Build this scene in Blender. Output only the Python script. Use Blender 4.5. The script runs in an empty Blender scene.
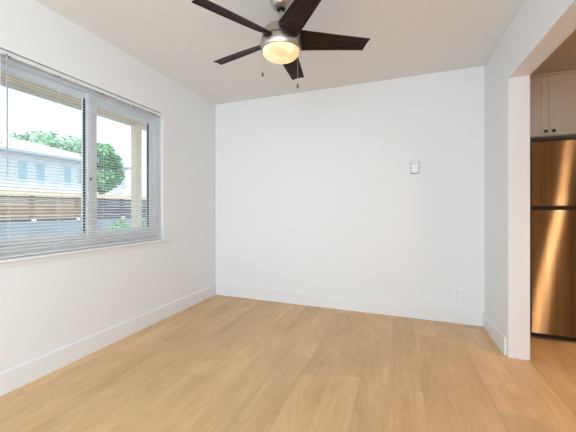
import bpy, bmesh, math, random
from mathutils import Vector, Matrix
R = math.radians
sc = bpy.context.scene
COL = sc.collection

# ---------------------------------------------------------------- camera
cam = bpy.data.cameras.new('camera'); cam.sensor_width = 36; cam.lens = 293.17/576*36
cam.shift_y = -6.84/576; cam.clip_start = .02; cam.clip_end = 300
co = bpy.data.objects.new('camera', cam); COL.objects.link(co)
co.location = (2.1882, -3.2159, 1.0951); co.rotation_euler = (R(90), 0, .35541)
sc.camera = co

# ---------------------------------------------------------------- light
SUN_ELEV, SUN_ROT = 50, 153
w = bpy.data.worlds.new('sky'); sc.world = w; w.use_nodes = True
nt = w.node_tree; bg = nt.nodes['Background']
sky = nt.nodes.new('ShaderNodeTexSky'); sky.sky_type = 'NISHITA'; sky.sun_disc = False
sky.sun_elevation = R(SUN_ELEV); sky.sun_rotation = R(SUN_ROT); sky.air_density = 1.0; sky.dust_density = 2.5
mixc = nt.nodes.new('ShaderNodeMix'); mixc.data_type = 'RGBA'; mixc.inputs[0].default_value = .75
mixc.inputs[7].default_value = (10.2, 11.8, 13.4, 1)        # thin bright overcast
nt.links.new(sky.outputs[0], mixc.inputs[6]); nt.links.new(mixc.outputs[2], bg.inputs[0])
bg.inputs[1].default_value = 0.17

def light(name, kind, loc, rot, energy, color, **k):
    l = bpy.data.lights.new(name, kind); l.energy = energy; l.color = color
    for a, b in k.items(): setattr(l, a, b)
    o = bpy.data.objects.new(name, l); COL.objects.link(o); o.location = loc; o.rotation_euler = rot
    return o
light('sun', 'SUN', (6, -12, 15), (R(90-SUN_ELEV), 0, R(26.6)), 4.0, (1, .96, .9), angle=R(1))
# added area lamp standing in for daylight from an unseen opening behind the camera
light('rear_daylight_fill', 'AREA', (1.7, -6.42, 1.2), (R(90), 0, 0), 80, (.82, 1.0, 1.17), shape='RECTANGLE', size=2.3, size_y=2.0)
# fill lamp added at a made-up side window to brighten the left wall
light('side_daylight_fill', 'AREA', (3.00, -4.6, 1.5), (R(90), 0, R(90)), 33, (.87, 1.0, 1.12), shape='RECTANGLE', size=2.2, size_y=1.2)
# kitchen ceiling lamp, its fixture is built below
light('kitchen_lamp', 'AREA', (4.39, -2.09, 2.36), (0, 0, 0), 7, (1, .70, .42), shape='DISK', size=.11)
light('kitchen_floor_fill', 'AREA', (4.15, -1.25, 2.425), (0, 0, 0), 8, (1, .68, .38), shape='DISK', size=.12, spread=R(95))  # fill lamp added to brighten the kitchen floor

sc.view_settings.view_transform = 'Standard'; sc.view_settings.look = 'None'
sc.view_settings.gamma = 1; sc.view_settings.use_curve_mapping = False
sc.view_settings.exposure = 0.1

# ---------------------------------------------------------------- materials
def mat(name, col, rough=.5, metal=0, bump=0, bscale=200, vary=0, vscale=6, spec=None, emit=None, es=0, aniso=0):
    m = bpy.data.materials.new(name); m.use_nodes = True; n = m.node_tree; p = n.nodes['Principled BSDF']
    p.inputs['Base Color'].default_value = (*col, 1); p.inputs['Roughness'].default_value = rough
    p.inputs['Metallic'].default_value = metal
    if spec is not None: p.inputs['Specular IOR Level'].default_value = spec
    if aniso: p.inputs['Anisotropic'].default_value = aniso
    tc = n.nodes.new('ShaderNodeTexCoord')
    if vary:
        t = n.nodes.new('ShaderNodeTexNoise'); t.inputs['Scale'].default_value = vscale; t.inputs['Detail'].default_value = 4
        r = n.nodes.new('ShaderNodeMapRange'); r.inputs[3].default_value = 1-vary; r.inputs[4].default_value = 1+vary
        mx = n.nodes.new('ShaderNodeMix'); mx.data_type = 'RGBA'; mx.blend_type = 'MULTIPLY'; mx.inputs[0].default_value = 1
        mx.inputs[6].default_value = (*col, 1)
        n.links.new(tc.outputs['Object'], t.inputs['Vector']); n.links.new(t.outputs[0], r.inputs[0])
        n.links.new(r.outputs[0], mx.inputs[7]); n.links.new(mx.outputs[2], p.inputs['Base Color'])
    if bump:
        t = n.nodes.new('ShaderNodeTexNoise'); t.inputs['Scale'].default_value = bscale; t.inputs['Detail'].default_value = 3
        b = n.nodes.new('ShaderNodeBump'); b.inputs['Strength'].default_value = bump; b.inputs['Distance'].default_value = .002
        n.links.new(tc.outputs['Object'], t.inputs['Vector']); n.links.new(t.outputs[0], b.inputs['Height'])
        n.links.new(b.outputs[0], p.inputs['Normal'])
    if emit:
        p.inputs['Emission Color'].default_value = (*emit, 1); p.inputs['Emission Strength'].default_value = es
    return m
M = {}
M['wall'] = mat('wall_paint', (.86, .86, .855), .6, bump=.15, bscale=160, spec=.3)
M['ceil'] = mat('ceiling_paint', (.86, .84, .82), .8, bump=.4, bscale=120, spec=.2)
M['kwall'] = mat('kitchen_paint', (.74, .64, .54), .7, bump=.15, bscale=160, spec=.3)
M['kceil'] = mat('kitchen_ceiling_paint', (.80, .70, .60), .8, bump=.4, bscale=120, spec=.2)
M['trim'] = mat('trim_paint', (.86, .855, .85), .35, bump=.03, bscale=60)
M['vinyl'] = mat('white_vinyl', (.93, .935, .93), .35)
M['slat'] = mat('slat_enamel', (.93, .935, .94), .35)
def slat_mat():                                          # thin white vinyl that lets some daylight through
    m = M['slat']; n = m.node_tree; p = n.nodes['Principled BSDF']; o = n.nodes['Material Output']
    t = n.nodes.new('ShaderNodeBsdfTranslucent'); t.inputs[0].default_value = (.93, .94, .95, 1)
    x = n.nodes.new('ShaderNodeMixShader'); x.inputs[0].default_value = .12
    n.links.new(p.outputs[0], x.inputs[1]); n.links.new(t.outputs[0], x.inputs[2]); n.links.new(x.outputs[0], o.inputs[0])
slat_mat()
M['gasket'] = mat('black_gasket', (.02, .022, .025), .6)
M['cord'] = mat('blind_cord', (.85, .85, .84), .7)
M['wand'] = mat('clear_wand', (.42, .43, .46), .2)
M['rail'] = mat('headrail_enamel', (.80, .80, .78), .35)
M['clip'] = mat('grey_clip', (.18, .18, .18), .5)
M['plastic'] = mat('white_plastic', (.88, .88, .87), .3)
M['screen'] = mat('display_grey', (.60, .66, .64), .2)
M['edge'] = mat('dark_edge', (.16, .22, .21), .4)
M['slot'] = mat('slot_dark', (.12, .12, .12), .6)
M['nickel'] = mat('brushed_nickel', (.52, .48, .44), .32, 1, aniso=.6)
M['blackm'] = mat('black_metal', (.015, .014, .014), .35, .3)
M['chain'] = mat('chain_steel', (.55, .53, .50), .35, 1)
M['fob'] = mat('pull_fob', (.25, .22, .2), .15, 1)
M['tan'] = mat('soffit_wood', (.86, .64, .44), .7, vary=.12, vscale=12)
M['fascia'] = mat('fascia_paint', (.80, .74, .64), .6)
M['post'] = mat('post_wood', (.86, .71, .54), .6, vary=.06, vscale=8)
M['fence'] = mat('fence_wood', (.30, .195, .115), .75, vary=.35, vscale=3)
M['fcap'] = mat('fence_cap_wood', (.78, .60, .42), .7, vary=.08)
M['fgrey'] = mat('fence_grey_wood', (.11, .10, .125), .8, vary=.3, vscale=3)
M['block'] = mat('garden_wall_block', (.30, .34, .40), .85, vary=.3, vscale=2)
M['ground'] = mat('yard_concrete', (.34, .35, .36), .9, vary=.15, vscale=1.5)
M['siding'] = mat('siding_paint', (.82, .83, .84), .6)
M['roof'] = mat('roof_shingle', (.62, .56, .56), .9, vary=.1, vscale=3)
M['hglass'] = mat('house_glass', (.45, .60, .66), .15)
M['gutter'] = mat('gutter_blue', (.45, .52, .62), .5)
M['leafA'] = mat('leaf_green', (.24, .44, .25), .6, vary=.4, vscale=1.2)
M['leafB'] = mat('leaf_pale_green', (.32, .50, .34), .6, vary=.4, vscale=1.5)
M['bark'] = mat('bark', (.16, .12, .09), .9, vary=.3)
M['shaker'] = mat('cabinet_paint', (.94, .86, .76), .4, bump=.03, bscale=50)
M['knob'] = mat('black_knob', (.012, .010, .010), .3)
M['fblack'] = mat('fridge_black', (.012, .012, .012), .4)
M['fside'] = mat('fridge_side_grey', (.12, .11, .10), .4)
M['bulb'] = mat('kitchen_diffuser', (.9, .8, .7), .5, emit=(1, .6, .28), es=3)

# glass: mostly clear with a faint fresnel reflection
def glass_mat():
    m = bpy.data.materials.new('window_glass'); m.use_nodes = True; n = m.node_tree; n.nodes.clear()
    o = n.nodes.new('ShaderNodeOutputMaterial'); t = n.nodes.new('ShaderNodeBsdfTransparent'); g = n.nodes.new('ShaderNodeBsdfGlossy')
    t.inputs[0].default_value = (.93, .97, .96, 1); g.inputs['Roughness'].default_value = .02
    f = n.nodes.new('ShaderNodeFresnel'); f.inputs[0].default_value = 1.45; x = n.nodes.new('ShaderNodeMixShader')
    gm = n.nodes.new('ShaderNodeNewGeometry'); mu = n.nodes.new('ShaderNodeMath'); mu.operation = 'MULTIPLY'; su = n.nodes.new('ShaderNodeMath'); su.operation = 'SUBTRACT'; su.inputs[0].default_value = 1
    n.links.new(gm.outputs['Backfacing'], su.inputs[1]); n.links.new(su.outputs[0], mu.inputs[1]); n.links.new(f.outputs[0], mu.inputs[0])
    n.links.new(mu.outputs[0], x.inputs[0]); n.links.new(t.outputs[0], x.inputs[1]); n.links.new(g.outputs[0], x.inputs[2]); n.links.new(x.outputs[0], o.inputs[0])
    return m
M['glass'] = glass_mat()

# frosted lamp bowl: glows warm, bulb hot spots imitated by noise in the emission colour
def bowl_mat():
    m = mat('lamp_bowl_glass', (.5, .42, .30), .4); n = m.node_tree; p = n.nodes['Principled BSDF']
    tc = n.nodes.new('ShaderNodeTexCoord'); no = n.nodes.new('ShaderNodeTexNoise'); no.inputs['Scale'].default_value = 9; no.inputs['Detail'].default_value = 1
    cr = n.nodes.new('ShaderNodeValToRGB')
    cr.color_ramp.elements[0].position = .38; cr.color_ramp.elements[0].color = (1, .56, .20, 1)
    cr.color_ramp.elements[1].position = .60; cr.color_ramp.elements[1].color = (1, .84, .55, 1)
    n.links.new(tc.outputs['Object'], no.inputs[0]); n.links.new(no.outputs[0], cr.inputs[0])
    n.links.new(cr.outputs[0], p.inputs['Emission Color']); p.inputs['Emission Strength'].default_value = .78
    return m
M['bowl'] = bowl_mat()

# dark walnut fan blade
def blade_mat():
    m = mat('walnut_blade', (.05, .03, .02), .5, spec=.12); n = m.node_tree; p = n.nodes['Principled BSDF']
    tc = n.nodes.new('ShaderNodeTexCoord'); mp = n.nodes.new('ShaderNodeMapping'); mp.inputs['Scale'].default_value = (4, 70, 4)
    no = n.nodes.new('ShaderNodeTexNoise'); no.inputs['Scale'].default_value = 1.5; no.inputs['Detail'].default_value = 5
    cr = n.nodes.new('ShaderNodeValToRGB')
    cr.color_ramp.elements[0].position = .3; cr.color_ramp.elements[0].color = (.010, .007, .006, 1)
    cr.color_ramp.elements[1].position = .75; cr.color_ramp.elements[1].color = (.045, .024, .014, 1)
    n.links.new(tc.outputs['Object'], mp.inputs[0]); n.links.new(mp.outputs[0], no.inputs[0]); n.links.new(no.outputs[0], cr.inputs[0]); n.links.new(cr.outputs[0], p.inputs['Base Color'])
    return m
M['blade'] = blade_mat()

# brushed stainless: vertical reflections stretched by horizontal brushing
def steel_mat():
    m = bpy.data.materials.new('brushed_stainless'); m.use_nodes = True; n = m.node_tree; n.nodes.clear()
    o = n.nodes.new('ShaderNodeOutputMaterial')
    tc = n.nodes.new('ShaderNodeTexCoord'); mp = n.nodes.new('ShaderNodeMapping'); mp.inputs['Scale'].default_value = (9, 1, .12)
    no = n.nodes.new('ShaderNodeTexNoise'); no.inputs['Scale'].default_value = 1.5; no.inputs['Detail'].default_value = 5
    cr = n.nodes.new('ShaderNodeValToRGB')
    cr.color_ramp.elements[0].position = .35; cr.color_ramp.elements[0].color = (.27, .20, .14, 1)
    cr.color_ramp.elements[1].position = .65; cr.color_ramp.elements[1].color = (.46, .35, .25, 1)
    n.links.new(tc.outputs['Object'], mp.inputs[0]); n.links.new(mp.outputs[0], no.inputs[0]); n.links.new(no.outputs[0], cr.inputs[0])
    tv = n.nodes.new('ShaderNodeCombineXYZ'); tv.inputs[0].default_value = 1; tv.inputs[2].default_value = 0
    g = n.nodes.new('ShaderNodeBsdfAnisotropic'); g.inputs['Roughness'].default_value = .26; g.inputs['Anisotropy'].default_value = .895
    n.links.new(cr.outputs[0], g.inputs['Color']); n.links.new(tv.outputs[0], g.inputs['Tangent']); n.links.new(g.outputs[0], o.inputs[0])
    return m
M['steel'] = steel_mat()

# oak vinyl planks running along Y
def floor_mat():
    m = bpy.data.materials.new('oak_plank_floor'); m.use_nodes = True; n = m.node_tree; p = n.nodes['Principled BSDF']
    N = n.nodes.new; L = n.links.new
    def math_(op, a, b=None, c=None):
        x = N('ShaderNodeMath'); x.operation = op
        for i, v in enumerate((a, b, c)):
            if v is None: continue
            if isinstance(v, (int, float)): x.inputs[i].default_value = v
            else: L(v, x.inputs[i])
        return x.outputs[0]
    tc = N('ShaderNodeTexCoord'); sp = N('ShaderNodeSeparateXYZ'); L(tc.outputs['Object'], sp.inputs[0])
    u = math_('DIVIDE', math_('ADD', sp.outputs[0], 10.06), .185); row = math_('FLOOR', u)
    wn = N('ShaderNodeTexWhiteNoise'); wn.noise_dimensions = '1D'; L(row, wn.inputs['W'])
    v = math_('DIVIDE', math_('ADD', sp.outputs[1], math_('MULTIPLY', wn.outputs['Value'], 1.2)), 1.22); cel = math_('FLOOR', v)
    cid = N('ShaderNodeCombineXYZ'); L(row, cid.inputs[0]); L(cel, cid.inputs[1])
    w2 = N('ShaderNodeTexWhiteNoise'); w2.noise_dimensions = '3D'; L(cid.outputs[0], w2.inputs['Vector'])
    # grain coordinates, shifted per plank
    def grain(sx, sy, scale, detail, dist=0):
        c = N('ShaderNodeCombineXYZ'); L(math_('MULTIPLY_ADD', sp.outputs[0], sx, math_('MULTIPLY', w2.outputs['Value'], 57)), c.inputs[0])
        L(math_('MULTIPLY_ADD', sp.outputs[1], sy, math_('MULTIPLY', w2.outputs['Value'], 31)), c.inputs[1])
        t = N('ShaderNodeTexNoise'); t.inputs['Scale'].default_value = scale; t.inputs['Detail'].default_value = detail; t.inputs['Distortion'].default_value = dist
        L(c.outputs[0], t.inputs['Vector']); return t.outputs[0], c.outputs[0]
    g1, _ = grain(22, 1.3, 1.6, 6, .4)
    g2, _ = grain(3.4, 1.1, 1.5, 3, .3)
    g3, _ = grain(90, 6, 1.5, 3, 0)
    # cathedral rings from a warped noise field
    rings = math_('FRACT', math_('MULTIPLY', grain(4.5, .75, 1.0, 1.5, .2)[0], 15))
    rings = math_('POWER', rings, 4)
    cr = N('ShaderNodeValToRGB'); e = cr.color_ramp.elements
    e[0].position = .28; e[0].color = (.60, .365, .175, 1); e[1].position = .70; e[1].color = (.81, .545, .295, 1)
    L(math_('ADD', math_('MULTIPLY', g1, .3), math_('MULTIPLY', g2, .7)), cr.inputs[0])
    tone = N('ShaderNodeMapRange'); tone.inputs[3].default_value = .93; tone.inputs[4].default_value = 1.07; L(w2.outputs['Value'], tone.inputs[0])
    k = math_('MULTIPLY', tone.outputs[0], math_('SUBTRACT', 1.0, math_('MULTIPLY', rings, .10)))
    k = math_('MULTIPLY', k, math_('MULTIPLY_ADD', g3, .12, .94))
    fu = math_('FRACT', u); fv = math_('FRACT', v)
    eu = math_('MINIMUM', fu, math_('SUBTRACT', 1, fu)); ev = math_('MINIMUM', fv, math_('SUBTRACT', 1, fv))
    su = math_('LESS_THAN', eu, .008); sv = math_('LESS_THAN', ev, .0012)
    seam = math_('MAXIMUM', su, sv)
    k = math_('MULTIPLY', k, math_('SUBTRACT', 1, math_('MULTIPLY', seam, .10)))
    mx = N('ShaderNodeMix'); mx.data_type = 'RGBA'; mx.blend_type = 'MULTIPLY'; mx.inputs[0].default_value = 1
    cc = N('ShaderNodeCombineColor'); [L(k, cc.inputs[i]) for i in range(3)]
    L(cr.outputs[0], mx.inputs[6]); L(cc.outputs[0], mx.inputs[7]); L(mx.outputs[2], p.inputs['Base Color'])
    p.inputs['Roughness'].default_value = .42; p.inputs['Specular IOR Level'].default_value = .4
    b = N('ShaderNodeBump'); b.inputs['Strength'].default_value = .25; b.inputs['Distance'].default_value = .001
    L(math_('SUBTRACT', g1, math_('MULTIPLY', seam, 1.5)), b.inputs['Height']); L(b.outputs[0], p.inputs['Normal'])
    return m
M['floor'] = floor_mat()

# ---------------------------------------------------------------- mesh helpers
def box(bm, x0, x1, y0, y1, z0, z1):
    v = [bm.verts.new((x, y, z)) for x in (x0, x1) for y in (y0, y1) for z in (z0, z1)]
    for f in ((0, 1, 3, 2), (4, 6, 7, 5), (0, 4, 5, 1), (2, 3, 7, 6), (0, 2, 6, 4), (1, 5, 7, 3)):
        bm.faces.new([v[i] for i in f])
def lathe(bm, prof, seg=48, cx=0, cy=0):
    rings = []
    for r, z in prof:
        if r < 1e-6: rings.append([bm.verts.new((cx, cy, z))])
        else: rings.append([bm.verts.new((cx+r*math.cos(2*math.pi*i/seg), cy+r*math.sin(2*math.pi*i/seg), z)) for i in range(seg)])
    for a, b in zip(rings, rings[1:]):
        for i in range(seg):
            j = (i+1) % seg
            if len(a) == 1 and len(b) == 1: continue
            if len(a) == 1: bm.faces.new((a[0], b[j], b[i]))
            elif len(b) == 1: bm.faces.new((a[i], a[j], b[0]))
            else: bm.faces.new((a[i], a[j], b[j], b[i]))
def tube(bm, pts, r, seg=8):
    pts = [Vector(p) for p in pts]; prev = None; first = None
    for i, p in enumerate(pts):
        d = (pts[min(i+1, len(pts)-1)]-pts[max(i-1, 0)]).normalized()
        a = d.orthogonal().normalized() if prev is None else (a-d*a.dot(d)).normalized()
        b = d.cross(a)
        ring = [bm.verts.new(p+(a*math.cos(2*math.pi*k/seg)+b*math.sin(2*math.pi*k/seg))*r) for k in range(seg)]
        if prev:
            for k in range(seg): bm.faces.new((prev[k], prev[(k+1) % seg], ring[(k+1) % seg], ring[k]))
        else: first = ring
        prev = ring
    bm.faces.new(first[::-1]); bm.faces.new(prev)
def obj(name, bm, m, parent=None, bevel=0, smooth=False, seg=2, **tags):
    bmesh.ops.recalc_face_normals(bm, faces=bm.faces)
    me = bpy.data.meshes.new(name); bm.to_mesh(me); bm.free(); me.materials.append(m)
    o = bpy.data.objects.new(name, me); COL.objects.link(o)
    if parent: o.parent = parent
    if smooth:
        me.polygons.foreach_set('use_smooth', [True]*len(me.polygons))
        try: me.set_sharp_from_angle(angle=R(35))
        except Exception: pass
    if bevel:
        b = o.modifiers.new('bevel', 'BEVEL'); b.width = bevel; b.segments = seg; b.limit_method = 'ANGLE'; b.harden_normals = False
    for k, v in tags.items(): o[k] = v
    return o
def bx(name, m, b, parent=None, bevel=0, **t):
    bm = bmesh.new(); box(bm, *b); return obj(name, bm, m, parent, bevel, **t)
def empty(name, loc=(0, 0, 0), **t):
    o = bpy.data.objects.new(name, None); COL.objects.link(o); o.location = loc; o.empty_display_size = .1
    for k, v in t.items(): o[k] = v
    return o
S = dict(kind='structure')
def prism(bm, poly, axis, a, b):
    """extrude a 2D polygon along an axis (0: poly=(y,z); 1: poly=(x,z); 2: poly=(x,y))"""
    def P(p, t):
        return {0: (t, p[0], p[1]), 1: (p[0], t, p[1]), 2: (p[0], p[1], t)}[axis]
    A = [bm.verts.new(P(p, a)) for p in poly]; B = [bm.verts.new(P(p, b)) for p in poly]
    bm.faces.new(A[::-1]); bm.faces.new(B)
    for i in range(len(poly)):
        j = (i+1) % len(poly); bm.faces.new((A[i], A[j], B[j], B[i]))

# ---------------------------------------------------------------- room shell
W = 2.9587; JY = -.6233; JH = 2.062; JT = .1332; H = 2.44; KX = W+JT
FY = -6.5; KB = .74; KR = 5.05; KF = -3.1; ON = -2.75
bx('floor', M['floor'], (-.16, KR+.1, FY-.1, KB+.1, -.12, 0), **S)
bx('ceiling', M['ceil'], (-.16, KX, FY-.1, .12, H, H+.06), **S)
bx('ceiling_kitchen', M['kceil'], (KX, KR+.1, KF-.1, KB+.1, H, H+.06), **S)
bx('wall_back', M['wall'], (-.16, KX-.001, 0, .12, 0, H), **S)
# left wall with the window opening
WY0, WY1, WZ0, WZ1 = -2.262, -.906, .797, 2.050
bm = bmesh.new()
box(bm, -.16, 0, WY1, 0, 0, H); box(bm, -.16, 0, FY, WY0, 0, H)
box(bm, -.16, 0, WY0, WY1, 0, WZ0-.021); box(bm, -.16, 0, WY0, WY1, WZ1, H)
obj('wall_left', bm, M['wall'], **S)
# right wall: pier, header over the wide opening, and the piece beyond it
bm = bmesh.new()
prism(bm, [(0, 0), (0, H), (-3.4, H), (-3.4, 0), (ON, 0), (ON, JH), (JY, JH), (JY, 0)], 0, W, KX)
obj('wall_right', bm, M['wall'], bevel=.004, seg=3, **S)
bm = bmesh.new()                                     # the same wall further back, with a made-up window for the side lamp
box(bm, W, KX, FY, -5.8, 0, H); box(bm, W, KX, -5.8, -3.4, 0, .85); box(bm, W, KX, -5.8, -3.4, 2.15, H)
obj('wall_right', bm, M['wall'], **S)
# unseen wall behind the camera, its wide opening assumed for the daylight lamp
bm = bmesh.new()
box(bm, -.16, .3, FY-.12, FY, 0, H); box(bm, 2.7, KX, FY-.12, FY, 0, H); box(bm, .3, 2.7, FY-.12, FY, 2.25, H); box(bm, .3, 2.7, FY-.12, FY, 0, .1)
obj('wall_front', bm, M['wall'], **S)
# kitchen walls
bx('wall_kitchen_back', M['kwall'], (W, KR+.1, KB, KB+.1, 0, H), **S)
bx('wall_kitchen_left', M['kwall'], (W, KX, .121, KB, 0, H), **S)
bx('wall_kitchen_right', M['kwall'], (KR, KR+.1, KF, KB, 0, H), **S)
bx('wall_kitchen_front', M['kwall'], (KX+.001, KR+.1, KF-.1, KF, 0, H), **S)
# roof and eave above the window; unseen front overhang added to block sun
bx('roof', M['roof'], (-1.26, KR+.6, -9.2, 1.4, 2.56, 2.68), **S)
bm = bmesh.new()
y = -4.0
while y < 1.35:
    box(bm, -1.2, -.165, y, y+.138, 2.280, 2.30); y += .142
obj('trim_soffit', bm, M['tan'], **S)
bx('trim_fascia', M['fascia'], (-1.235, -1.2, -4, 1.4, 2.238, 2.50), **S)

# baseboards with a rounded top edge
BH, BT = .136, .015
def baseboard(name, axis, a, b, wallpos, sgn):
    bm = bmesh.new()
    pr = [(0, 0), (BT, 0), (BT, BH-.012), (BT-.003, BH-.004), (BT-.008, BH), (0, BH)]
    poly = [(wallpos+sgn*(p+.0005), z) for p, z in pr]
    prism(bm, poly, axis, a, b); return obj(name, bm, M['trim'], smooth=False, **S)
baseboard('baseboard_left', 1, FY, -BT, 0, 1)
baseboard('baseboard_back', 0, 0, W-BT-.001, 0, -1)
baseboard('baseboard_right', 1, JY+.035, -.0005, W, -1)
baseboard('baseboard_front', 1, FY, ON-.035, W, -1)

# ---------------------------------------------------------------- window
win = empty('window_1', (-.08, -1.584, WZ0), kind='structure')
def wp(name, m, b, parent=win, bevel=0, **t):
    bm = bmesh.new(); box(bm, *b); o = obj(name, bm, m, None, bevel, **t); 
    # keep world placement while parenting
    o.data.transform(Matrix.Translation(-win.location)); o.parent = parent
    return o
def frame_bm(x0, x1, y0, y1, z0, z1, l, r, b, t):
    bm = bmesh.new()
    box(bm, x0, x1, y0, y0+l, z0, z1); box(bm, x0, x1, y1-r, y1, z0, z1)
    box(bm, x0, x1, y0+l, y1-r, z0, z0+b); box(bm, x0, x1, y0+l, y1-r, z1-t, z1)
    return bm
def wf(name, m, args, bevel=.002):
    o = obj(name, frame_bm(*args), m, None, bevel); o.data.transform(Matrix.Translation(-win.location)); o.parent = win; return o
wf('outer_frame', M['vinyl'], (-.135, -.060, WY0+.001, WY1-.001, WZ0, WZ1-.001, .05, .05, .06, .045))
wf('sash', M['vinyl'], (-.112, -.080, -1.580, WY1-.051, WZ0+.061, WZ1-.047, .045, .052, .057, .072))
wf('fixed_sash', M['vinyl'], (-.128, -.100, WY0+.052, -1.575, WZ0+.061, WZ1-.047, .03, .052, .050, .045))
wp('mullion', M['vinyl'], (-.098, -.064, -1.618, -1.581, WZ0+.061, WZ1-.047), bevel=.003)
wp('gasket', M['gasket'], (-.101, -.097, -1.633, -1.6185, .912, 1.958))
wp('gasket', M['gasket'], (-.100, -.0795, -1.012, -1.0085, .918, 1.930))
wp('glass_pane', M['glass'], (-.118, -.114, -2.18, -1.625, .905, 1.96))
wp('glass_pane', M['glass'], (-.098, -.094, -1.537, -1.007, .915, 1.935))
wp('latch', M['clip'], (-.064, -.054, -1.607, -1.595, 1.315, 1.345), bevel=.002)
# window stool and apron
bm = bmesh.new()
def nose(a, b, x0):
    prism(bm, [(x0, WZ0-.021), (.027, WZ0-.021), (.034, WZ0-.017), (.036, WZ0-.010), (.033, WZ0-.003), (.026, WZ0), (x0, WZ0)], 1, a, b)
nose(WY0, WY1, -.06); nose(WY1, WY1+.045, .0005); nose(WY0-.045, WY0, .0005)
obj('trim_sill', bm, M['trim'], **S)
bx('trim_apron', M['trim'], (.0005, .013, WY0-.03, WY1+.03, WZ0-.045, WZ0-.022), **S)

# ---------------------------------------------------------------- mini blind
BX = -.020
bl = empty('window_blind', (BX, -1.584, 2.03), label='white horizontal mini blind with half-open slats hung across the left wall window', category='blind')
def bp(name, bm, m, parent=bl, bevel=0, smooth=False):
    bm.transform(Matrix.Translation((-BX, 1.584, -2.03))); return obj(name, bm, m, parent, bevel, smooth)
by0, by1 = WY0+.006, WY1-.006
bm = bmesh.new()
prism(bm, [(BX-.0125, 2.018), (BX+.0125, 2.018), (BX+.0125, 2.042), (BX+.0105, 2.0435), (BX-.0105, 2.0435), (BX-.0125, 2.042)], 1, by0, by1)
bp('headrail', bm, M['rail'])
bm = bmesh.new(); z = 2.002; tilt = R(14); n = 0
while z > .835:
    pts = []
    for k in range(5):
        s = (k/4-.5)*.0262; c = .0020*(1-(2*k/4-1)**2)
        pts.append((BX+s*math.cos(tilt)+c*math.sin(tilt), z-s*math.sin(tilt)+c*math.cos(tilt)))
    up = [(x, zz+.0003) for x, zz in pts]; dn = [(x, zz-.0002) for x, zz in pts][::-1]
    prism(bm, up+dn, 1, by0+.004, by1-.006); z -= .0215; n += 1
zb = z
bp('slats', bm, M['slat'])
bm = bmesh.new(); box(bm, BX-.012, BX+.012, by0+.004, by1-.018, WZ0+.004, WZ0+.016); bp('bottom_rail', bm, M['rail'], bevel=.003)
for yy in (-2.14, -1.86, -1.535, -1.245, -1.0):
    bm = bmesh.new()
    for xx in (BX-.0128, BX+.0132): box(bm, xx-.0006, xx+.0006, yy-.0007, yy+.0007, WZ0+.016, 2.02)
    bp('ladder_cord', bm, M['cord'])
    bm = bmesh.new(); box(bm, BX+.0126, BX+.0145, yy-.012, yy+.006, 2.010, 2.0185); bp('cord_clip', bm, M['clip'])
bm = bmesh.new(); tube(bm, [(BX+.024, -2.158, 2.012), (BX+.026, -2.158, 1.98), (BX+.026, -2.158, 1.30)], .0042, 6); wd = bp('tilt_wand', bm, M['wand'], smooth=True)
bm = bmesh.new(); tube(bm, [(BX+.012, -2.158, 2.022), (BX+.024, -2.158, 2.020), (BX+.024, -2.158, 2.008)], .004, 6); bp('wand_hook', bm, M['clip'])
bm = bmesh.new(); tube(bm, [(BX+.020, -2.185, 2.02), (BX+.020, -2.187, 1.52)], .0012, 5); bp('lift_cord', bm, M['cord'])
bm = bmesh.new(); lathe(bm, [(0, 1.52), (.003, 1.52), (.007, 1.485), (.006, 1.48), (0, 1.48)], 10, BX+.020, -2.187); bp('cord_tassel', bm, M['cord'], smooth=True)
for yy in (by0+.0005, by1-.0005):
    bm = bmesh.new(); sg = 1 if yy > -1.5 else -1
    box(bm, BX-.014, BX+.0145, min(yy, yy+sg*.004), max(yy, yy+sg*.004), 2.012, 2.046); bp('bracket', bm, M['rail'])

# ---------------------------------------------------------------- ceiling fan
s = .92
FX, FYY = 2.1882+(1.4383-2.1882)*s, -3.2159+(-1.33516+3.2159)*s
fan = empty('ceiling_fan', (FX, FYY, H), label='brushed nickel ceiling fan with five dark walnut blades and a lit frosted bowl lamp', category='ceiling fan')
def fp(name, bm, m, parent=fan, bevel=0, smooth=True):
    return obj(name, bm, m, parent, bevel, smooth)
def FL(prof, seg=64):
    bm = bmesh.new(); lathe(bm, [(r, z-H) for r, z in prof], seg); return bm
fp('canopy', FL([(0, H-.001), (.070, H-.001), (.073, H-.006), (.072, H-.014), (.064, H-.045), (.052, H-.066), (.040, H-.074), (.030, H-.076), (.028, H-.070), (0, H-.070)]), M['nickel'])
for k in range(3):
    a = R(200+k*75); bm = bmesh.new(); bmesh.ops.create_uvsphere(bm, u_segments=10, v_segments=6, radius=.006)
    bm.transform(Matrix.Translation((.066*math.cos(a), .066*math.sin(a), -.035))); fp('canopy_screw', bm, M['chain'])
fp('hanger_collar', FL([(0, H-.071), (.029, H-.071), (.027, H-.082), (.016, H-.090), (0, H-.090)], 32), M['blackm'])
fp('downrod', FL([(0, H-.085), (.0115, H-.085), (.0115, 2.262), (0, 2.262)], 24), M['nickel'])
fp('rod_coupling', FL([(0, 2.292), (.018, 2.292), (.021, 2.288), (.022, 2.262), (.030, 2.252), (.030, 2.246), (0, 2.246)], 32), M['nickel'])
fp('motor_housing', FL([(0, 2.243), (.060, 2.241), (.085, 2.237), (.103, 2.229), (.107, 2.222), (.108, 2.219), (.112, 2.219), (.116, 2.212), (.1235, 2.165), (.1205, 2.163), (0, 2.163)]), M['nickel'])
fp('blade_hub', FL([(0, 2.164), (.117, 2.164), (.117, 2.154), (0, 2.154)]), M['blackm'])
fp('light_kit_housing', FL([(0, 2.156), (.124, 2.156), (.1275, 2.154), (.1300, 2.147), (.1310, 2.128), (.1285, 2.108), (.123, 2.096), (.1185, 2.094), (.1165, 2.098), (.1165, 2.115), (0, 2.115)]), M['nickel'])
bprof = [(.1155, 2.112), (.1155, 2.094)]
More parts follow.
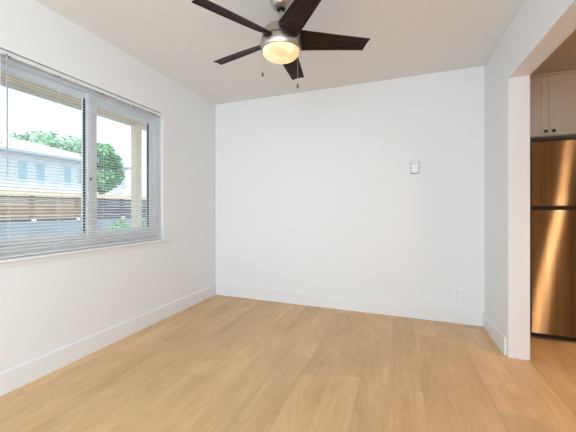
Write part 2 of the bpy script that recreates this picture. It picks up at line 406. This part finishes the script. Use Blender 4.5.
for i in range(1, 13):
    a = i/12*math.pi/2; bprof.append((.1155*math.cos(a)**.8 if i < 12 else 0, 2.094-.050*math.sin(a)))
fp('glass_bowl', FL(bprof), M['bowl'])
def blade_bm():
    bm = bmesh.new(); NR, NC = 20, 10; r0, r1 = .113, .556
    top, bot = [], []
    for i in range(NR+1):
        t = i/NR
        w_ = .136-.040*t; pitch = R(28-15*t**.7); A = []; B = []
        for j in range(NC+1):
            u = j/NC-.5
            r = r0+(r1-r0)*t
            if True: r += (-.018*u)*t               # slanted tip
            r += (-.016*(1-(2*u)**2)+.008)*(1-t)*-1     # root follows the round housing
            c = u*w_; camber = .007*(1-(2*u)**2)*(1-.4*t)
            z = -c*math.sin(pitch)+camber-.006*t
            yv = c*math.cos(pitch)
            A.append(bm.verts.new((r, yv, z+.0025))); B.append(bm.verts.new((r, yv, z-.0025)))
        top.append(A); bot.append(B)
    for i in range(NR):
        for j in range(NC):
            bm.faces.new((top[i][j], top[i+1][j], top[i+1][j+1], top[i][j+1]))
            bm.faces.new((bot[i][j], bot[i][j+1], bot[i+1][j+1], bot[i+1][j]))
        for j in (0, NC): bm.faces.new((top[i][j], bot[i][j], bot[i+1][j], top[i+1][j]))
    for i in (0, NR):
        for j in range(NC): bm.faces.new((top[i][j], top[i][j+1], bot[i][j+1], bot[i][j]))
    return bm
bme = None
for k in range(5):
    a = R(24.96+72*k)
    if bme is None:
        o = obj('blade', blade_bm(), M['blade'], fan, 0, True); bme = o.data
        bmi = bmesh.new(); box(bmi, .095, .140, -.012, .012, .0065, .0095)
        ir = obj('blade_iron', bmi, M['blackm'], o, .002); irm = ir.data
    else:
        o = bpy.data.objects.new('blade', bme); COL.objects.link(o); o.parent = fan
        ir = bpy.data.objects.new('blade_iron', irm); COL.objects.link(ir); ir.parent = o
    o.location = (0, 0, 2.172-H); o.rotation_euler = (0, 0, a)
def chain(dx, dy, z0, z1):
    bm = bmesh.new(); z = z0
    tube(bm, [(dx, dy, z0-H), (dx, dy, z1-H)], .0008, 5)
    while z > z1:
        bmesh.ops.create_icosphere(bm, subdivisions=1, radius=.0016, matrix=Matrix.Translation((dx, dy, z-H))); z -= .006
    c = fp('pull_chain', bm, M['chain'])
    bm = bmesh.new(); lathe(bm, [(0, .004), (.0025, .003), (.003, -.002), (.0075, -.008), (.009, -.015), (.0075, -.022), (.003, -.026), (0, -.0265)], 16)
    f = obj('chain_fob', bm, M['fob'], c, 0, True); f.location = (dx, dy, z1-H)
# placed so they hang left of and behind the bowl
ca, sa = math.cos(.35541), math.sin(.35541)
def fanpt(side, fwd): return (side*ca-fwd*sa, side*sa+fwd*ca)
chain(*fanpt(-.113, -.04), 2.112, 1.944)
chain(*fanpt(.107, .03), 2.112, 1.902)

# ---------------------------------------------------------------- wall devices
th = empty('thermostat', (2.358, 0, 1.516), label='small white wall thermostat with dark edges on the back wall', category='thermostat')
def child(name, m, b, par, bevel=0, **t):
    bm = bmesh.new(); box(bm, *b); return obj(name, bm, m, par, bevel, **t)
child('back_plate', M['edge'], (-.0375, .0375, -.007, -.0003, -.064, .063), th)  # dark rim; its deeper lower margin also draws the shadow beneath
child('body', M['plastic'], (-.0335, .0335, -.026, -.007, -.057, .060), th, .003)
child('display', M['screen'], (-.026, .026, -.0268, -.0255, .028, .046), th)
for dz in (-.005, -.03): child('button', M['screen'], (.006, .018, -.0275, -.0255, dz-.004, dz+.004), th, .001)
def outlet(loc, rz, label):
    o = empty('wall_outlet', loc, label=label, category='outlet'); o.rotation_euler = (0, 0, rz)
    child('cover_plate', M['plastic'], (-.036, .036, -.006, -.0003, -.058, .058), o, .002)
    for dz in (.020, -.020):
        r = child('receptacle', M['plastic'], (-.017, .017, -.0085, -.006, dz-.014, dz+.014), o, .003)
        for dx in (-.0065, .0065): child('slot', M['slot'], (dx-.0012, dx+.0012, -.0088, -.0083, dz-.002, dz+.007), r)
        child('slot', M['slot'], (-.0022, .0022, -.0088, -.0083, dz-.010, dz-.005), r)
    child('screw', M['slot'], (-.002, .002, -.0066, -.0055, -.002, .002), o)
outlet((2.734, 0, .280), 0, 'white double socket low on the back wall near the right corner')
outlet((0, -.262, .285), R(90), 'white double socket low on the left wall beside the far corner')

# ---------------------------------------------------------------- kitchen: refrigerator and cabinet
FRX, FRY = 3.252, -.18; FRW = .74
fr = empty('refrigerator', (FRX+FRW/2, FRY+.36, 0), label='stainless steel top-freezer refrigerator standing in the kitchen alcove', category='refrigerator')
def fr_(name, m, b, bevel=0, parent=fr):
    x0, x1, y0, y1, z0, z1 = b; ox, oy = fr.location.x, fr.location.y
    return child(name, m, (x0-ox, x1-ox, y0-oy, y1-oy, z0, z1), parent, bevel)
x0, x1 = FRX, FRX+FRW
fr_('cabinet_body', M['fside'], (x0+.004, x1-.004, FRY+.072, FRY+.70, .045, 1.655), .004)
fr_('door_gasket', M['fblack'], (x0+.012, x1-.012, FRY+.050, FRY+.073, .06, 1.645))
d1 = fr_('freezer_door', M['steel'], (x0, x1, FRY, FRY+.05, 1.122, 1.660), .006)
d2 = fr_('fridge_door', M['steel'], (x0, x1, FRY, FRY+.05, .052, 1.088), .006)
fr_('handle_recess', M['fblack'], (x0+.004, x1-.004, FRY+.010, FRY+.05, 1.088, 1.122))
fr_('top_cap', M['fblack'], (x0, x1, FRY+.002, FRY+.70, 1.661, 1.676), .003)
fr_('kick_grille', M['fblack'], (x0+.01, x1-.01, FRY+.045, FRY+.09, .012, .045))
for dx in (.05, FRW-.05):
    bm = bmesh.new(); lathe(bm, [(0, 0), (.018, 0), (.018, .012), (.008, .012), (.008, .046), (0, .046)], 16, x0+dx-fr.location.x, FRY+.12-fr.location.y)
    obj('levelling_foot', bm, M['fblack'], fr, 0, True)
# upper cabinet above it
CX0, CX1, CYF, CZ0, CZ1 = 3.10, 4.08, .40, 1.815, 2.436
cb = empty('upper_cabinet', ((CX0+CX1)/2, CYF+.17, CZ0), label='pale shaker wall cabinet with black knobs above the refrigerator', category='cabinet')
def cb_(name, m, b, bevel=0, parent=cb):
    x0, x1, y0, y1, z0, z1 = b; l = cb.location
    return child(name, m, (x0-l.x, x1-l.x, y0-l.y, y1-l.y, z0-l.z, z1-l.z), parent, bevel)
cb_('carcass', M['shaker'], (CX0, CX1, CYF, KB-.002, CZ0, CZ1))
cb_('crown_strip', M['shaker'], (CX0, CX1, CYF-.022, CYF-.0005, CZ1-.022, CZ1), .002)
DX = 3.590
for sd, (a, b) in enumerate(((CX0+.01, DX-.0018), (DX+.0018, CX1-.01))):
    za, zb_ = CZ0+.006, CZ1-.026; l = cb.location
    bm = bmesh.new(); st = .058; y0, y1 = CYF-.021, CYF-.001
    box(bm, a, a+st, y0, y1, za, zb_); box(bm, b-st, b, y0, y1, za, zb_)
    box(bm, a+st, b-st, y0, y1, za, za+st); box(bm, a+st, b-st, y0, y1, zb_-st, zb_)
    box(bm, a+st-.002, b-st+.002, y0+.010, y1-.002, za+st-.002, zb_-st+.002)
    bm.transform(Matrix.Translation(-l)); d = obj('door', bm, M['shaker'], cb, .0015)
    kx = (b-.030) if sd == 0 else (a+.030)
    bm = bmesh.new(); lathe(bm, [(0, 0), (.006, 0), (.006, .012), (.013, .016), (.0155, .021), (.014, .026), (.007, .029), (0, .0295)], 20)
    bm.transform(Matrix.Translation((kx-l.x, y0-l.y, CZ0+.045-l.z)) @ Matrix.Rotation(R(90), 4, 'X')); obj('knob', bm, M['knob'], d, 0, True, label='round black knob')
# unseen fixture added to go with the kitchen floor fill lamp
dl = empty('added_downlight', (4.15, -1.25, H), label='small round ceiling light added unseen to brighten the kitchen floor', category='lamp')
bm = bmesh.new(); lathe(bm, [(.062, -.0005), (.085, -.0005), (.085, -.006), (.066, -.008), (.062, -.004), (.062, -.0005)], 32); obj('trim_ring', bm, M['plastic'], dl, 0, True)
bm = bmesh.new(); lathe(bm, [(0, -.001), (.0615, -.001), (.0615, -.003), (0, -.003)], 32); obj('lens', bm, M['bulb'], dl, 0, True)
# ceiling fixture of the kitchen lamp
kl = empty('kitchen_ceiling_lamp', (4.39, -2.09, H), label='round flush ceiling lamp in the kitchen', category='lamp')
bm = bmesh.new(); lathe(bm, [(0, -.001), (.16, -.001), (.162, -.03), (.15, -.03), (.15, -.028), (0, -.028)], 40); obj('lamp_base', bm, M['nickel'], kl, 0, True)
bm = bmesh.new(); lathe(bm, [(.149, -.030), (.145, -.052), (.12, -.058), (0, -.060)], 40); obj('diffuser', bm, M['bulb'], kl, 0, True)

# ---------------------------------------------------------------- outdoors
GZ = -.22
bx('ground', M['ground'], (-60, -.17, -30, 60, GZ-.1, GZ), **S)
# porch post
pp = empty('porch_post', (-1.15, -.175, GZ), label='square wooden porch post outside the window under the eave', category='post')
child('shaft', M['post'], (-.052, .046, -.046, .046, .012, 2.458), pp, .004)
child('base_plate', M['fascia'], (-.065, .06, -.06, .06, 0, .012), pp)
# low block wall with the board fence on it
FXX = -6.0
gw = bx('garden_wall', M['block'], (FXX-.10, FXX+.10, -9, 26, GZ, .80), label='low blue-grey block wall under the board fence', category='wall')
def fence(label, ya, yb, mboard):
    fe = empty('board_fence', (FXX, (ya+yb)/2, .80), label=label, category='fence', group='board fences outside the window')
    def fc(name, m, b):
        x0, x1, y0, y1, z0, z1 = b; l = fe.location; return child(name, m, (x0-l.x, x1-l.x, y0-l.y, y1-l.y, z0-l.z, z1-l.z), fe)
    bm = bmesh.new(); z = .845
    while z < 1.33:
        y = ya
        while y < yb-.01:
            box(bm, FXX-.012, FXX+.012, y+.003, min(y+2.4, yb)-.003, z, z+.085); y += 2.4
        z += .094
    bm.transform(Matrix.Translation(-fe.location)); obj('board_panel', bm, mboard, fe)
    fc('cap_rail', M['fcap'], (FXX-.055, FXX+.055, ya, yb, 1.41, 1.535))
    fc('bottom_rail', M['fgrey'], (FXX-.03, FXX+.03, ya, yb, .802, .842))
    y = ya
    while y < yb-.1:
        fc('post', M['fgrey'], (FXX-.055, FXX-.013, y, y+.09, .80, 1.41))
        fc('post_bracket', M['fascia'], (FXX+.031, FXX+.06, y, y+.09, .802, .87)); y += 1.05
fence('brown horizontal board fence with a pale cap rail, seen through the left window pane', -3.0, 2.6, M['fence'])
fence('dark grey horizontal board fence with a pale cap rail, seen through the right window pane', 2.602, 14.0, M['fgrey'])

# neighbouring house
HX, HYa, HYb, EZ = -16.0, -10.0, 12.4, 3.98
ho = empty('neighbour_house', (HX-4, 2, GZ), label='white sided house with narrow blue windows beyond the fence', category='house')
def hc(name, m, b, bevel=0, parent=ho):
    x0, x1, y0, y1, z0, z1 = b; l = ho.location; return child(name, m, (x0-l.x, x1-l.x, y0-l.y, y1-l.y, z0-l.z, z1-l.z), parent, bevel)
bm = bmesh.new(); box(bm, HX-8, HX-.02, HYa, HYb, GZ, EZ); z = GZ
while z < EZ-.05:                                    # lapped siding boards
    prism(bm, [(HX-.02, z), (HX+.012, z), (HX-.004, min(z+.19, EZ)), (HX-.02, min(z+.19, EZ))], 1, HYa, HYb); z += .19
bm.transform(Matrix.Translation(-ho.location)); obj('siding', bm, M['siding'], ho)
bm = bmesh.new(); e = .45; zr = EZ+1.5
lo = [(HX+e, HYa-e), (HX+e, HYb+e), (HX-8-e, HYb+e), (HX-8-e, HYa-e)]
V0 = [bm.verts.new((x, y, EZ)) for x, y in lo]; V1 = [bm.verts.new((x, y, EZ+.12)) for x, y in lo]
r1, r2 = bm.verts.new((HX-4, HYa+4, zr)), bm.verts.new((HX-4, 8.2, zr))
bm.faces.new(V0[::-1])
for i in range(4): bm.faces.new((V0[i], V0[(i+1) % 4], V1[(i+1) % 4], V1[i]))
bm.faces.new((V1[0], V1[1], r2, r1)); bm.faces.new((V1[1], V1[2], r2)); bm.faces.new((V1[2], V1[3], r1, r2)); bm.faces.new((V1[3], V1[0], r1))
bm.transform(Matrix.Translation(-ho.location)); obj('hip_roof', bm, M['roof'], ho)
hc('gutter', M['gutter'], (HX+e, HX+e+.10, HYa-e, HYb+e, EZ-.02, EZ+.10))
def hy(px):                                          # where a window's column meets the house front
    xr = (px-288)/293.17; return -3.2159+(HX-2.1882)/(xr*ca-sa)*(xr*sa+ca)
for px in (22, 40, 67, 81.5):
    yc = hy(px); wfm = hc('window', M['siding'], (HX+.0, HX+.05, yc-.25, yc+.25, 2.55, 3.62))
    hc('pane', M['hglass'], (HX+.05, HX+.06, yc-.19, yc+.19, 2.61, 3.56), parent=wfm)
# plants
def leaves(bm, blobs, n, size, rnd):
    tot = sum(b[3]**2 for b in blobs)
    for bxx, byy, bzz, br in blobs:
        for _ in range(int(n*br*br/tot)):
            d = Vector((rnd.gauss(0, 1), rnd.gauss(0, 1), rnd.gauss(0, 1))).normalized()
            p = Vector((bxx, byy, bzz))+d*br*rnd.uniform(.55, 1.06)
            q = Vector((rnd.gauss(0, 1), rnd.gauss(0, 1), rnd.gauss(0, 1))).normalized(); q2 = q.orthogonal().normalized()
            s_ = size*rnd.uniform(.6, 1.3)
            vs = [bm.verts.new(p+q*s_), bm.verts.new(p+q2*s_*.5), bm.verts.new(p-q*s_), bm.verts.new(p-q2*s_*.5)]
            bm.faces.new(vs)
def plant(name, cat, label, loc, blobs, n, size, m, seed, trunk, group=None):
    rnd = random.Random(seed); o = empty(name, loc, label=label, category=cat)
    if group: o['group'] = group
    bm = bmesh.new(); leaves(bm, blobs, n, size, rnd)
    for x, y, z, r in blobs:
        bmesh.ops.create_icosphere(bm, subdivisions=2, radius=r*.62, matrix=Matrix.Translation((x, y, z)))
    obj('foliage', bm, m, o)
    bm = bmesh.new(); tr, th_ = trunk
    tube(bm, [(0, 0, 0), (.03*th_, .02*th_, th_*.5), (0, 0, th_)], tr, 8)
    for x, y, z, r in blobs:
        tube(bm, [(0, 0, th_*.8), (x*.8, y*.8, z-.2*r)], tr*.4, 6)
    obj('trunk', bm, M['bark'], o, 0, True); return o
rnd = random.Random(4)
def crown(rx, ry, zc, rz, n, r):
    out = []
    for _ in range(n):
        a = rnd.uniform(0, 6.283); q = rnd.random()**.5
        out.append((q*math.cos(a)*rx, q*math.sin(a)*ry, zc+rnd.uniform(-1, 1)*rz*(1-.55*q), r*rnd.uniform(.7, 1.15)))
    return out
plant('broadleaf_tree', 'tree', 'tall leafy tree rising behind the white house roof', (-27.5, 15.6, GZ), crown(2.0, 5.0, 6.2, 1.1, 22, 1.25), 7500, .17, M['leafB'], 1, (.3, 5.0))
plant('broadleaf_tree', 'tree', 'rounded green tree between fence and house, seen through the right window pane', (-11, 6.75, GZ), crown(.5, .62, 3.3, .95, 13, .50), 5600, .10, M['leafA'], 2, (.14, 2.6))
plant('leafy_shrub', 'shrub', 'low green shrub against the fence beside the porch post', (-5.0, 2.78, GZ), crown(.15, .17, .70, .18, 8, .17), 1500, .05, M['leafA'], 3, (.04, .5))
plant('leafy_shrub', 'shrub', 'small green shrub right of the porch post, low in the window', (-3.2, 2.05, GZ), crown(.2, .35, .80, .12, 5, .20), 900, .04, M['leafB'], 5, (.03, .5))
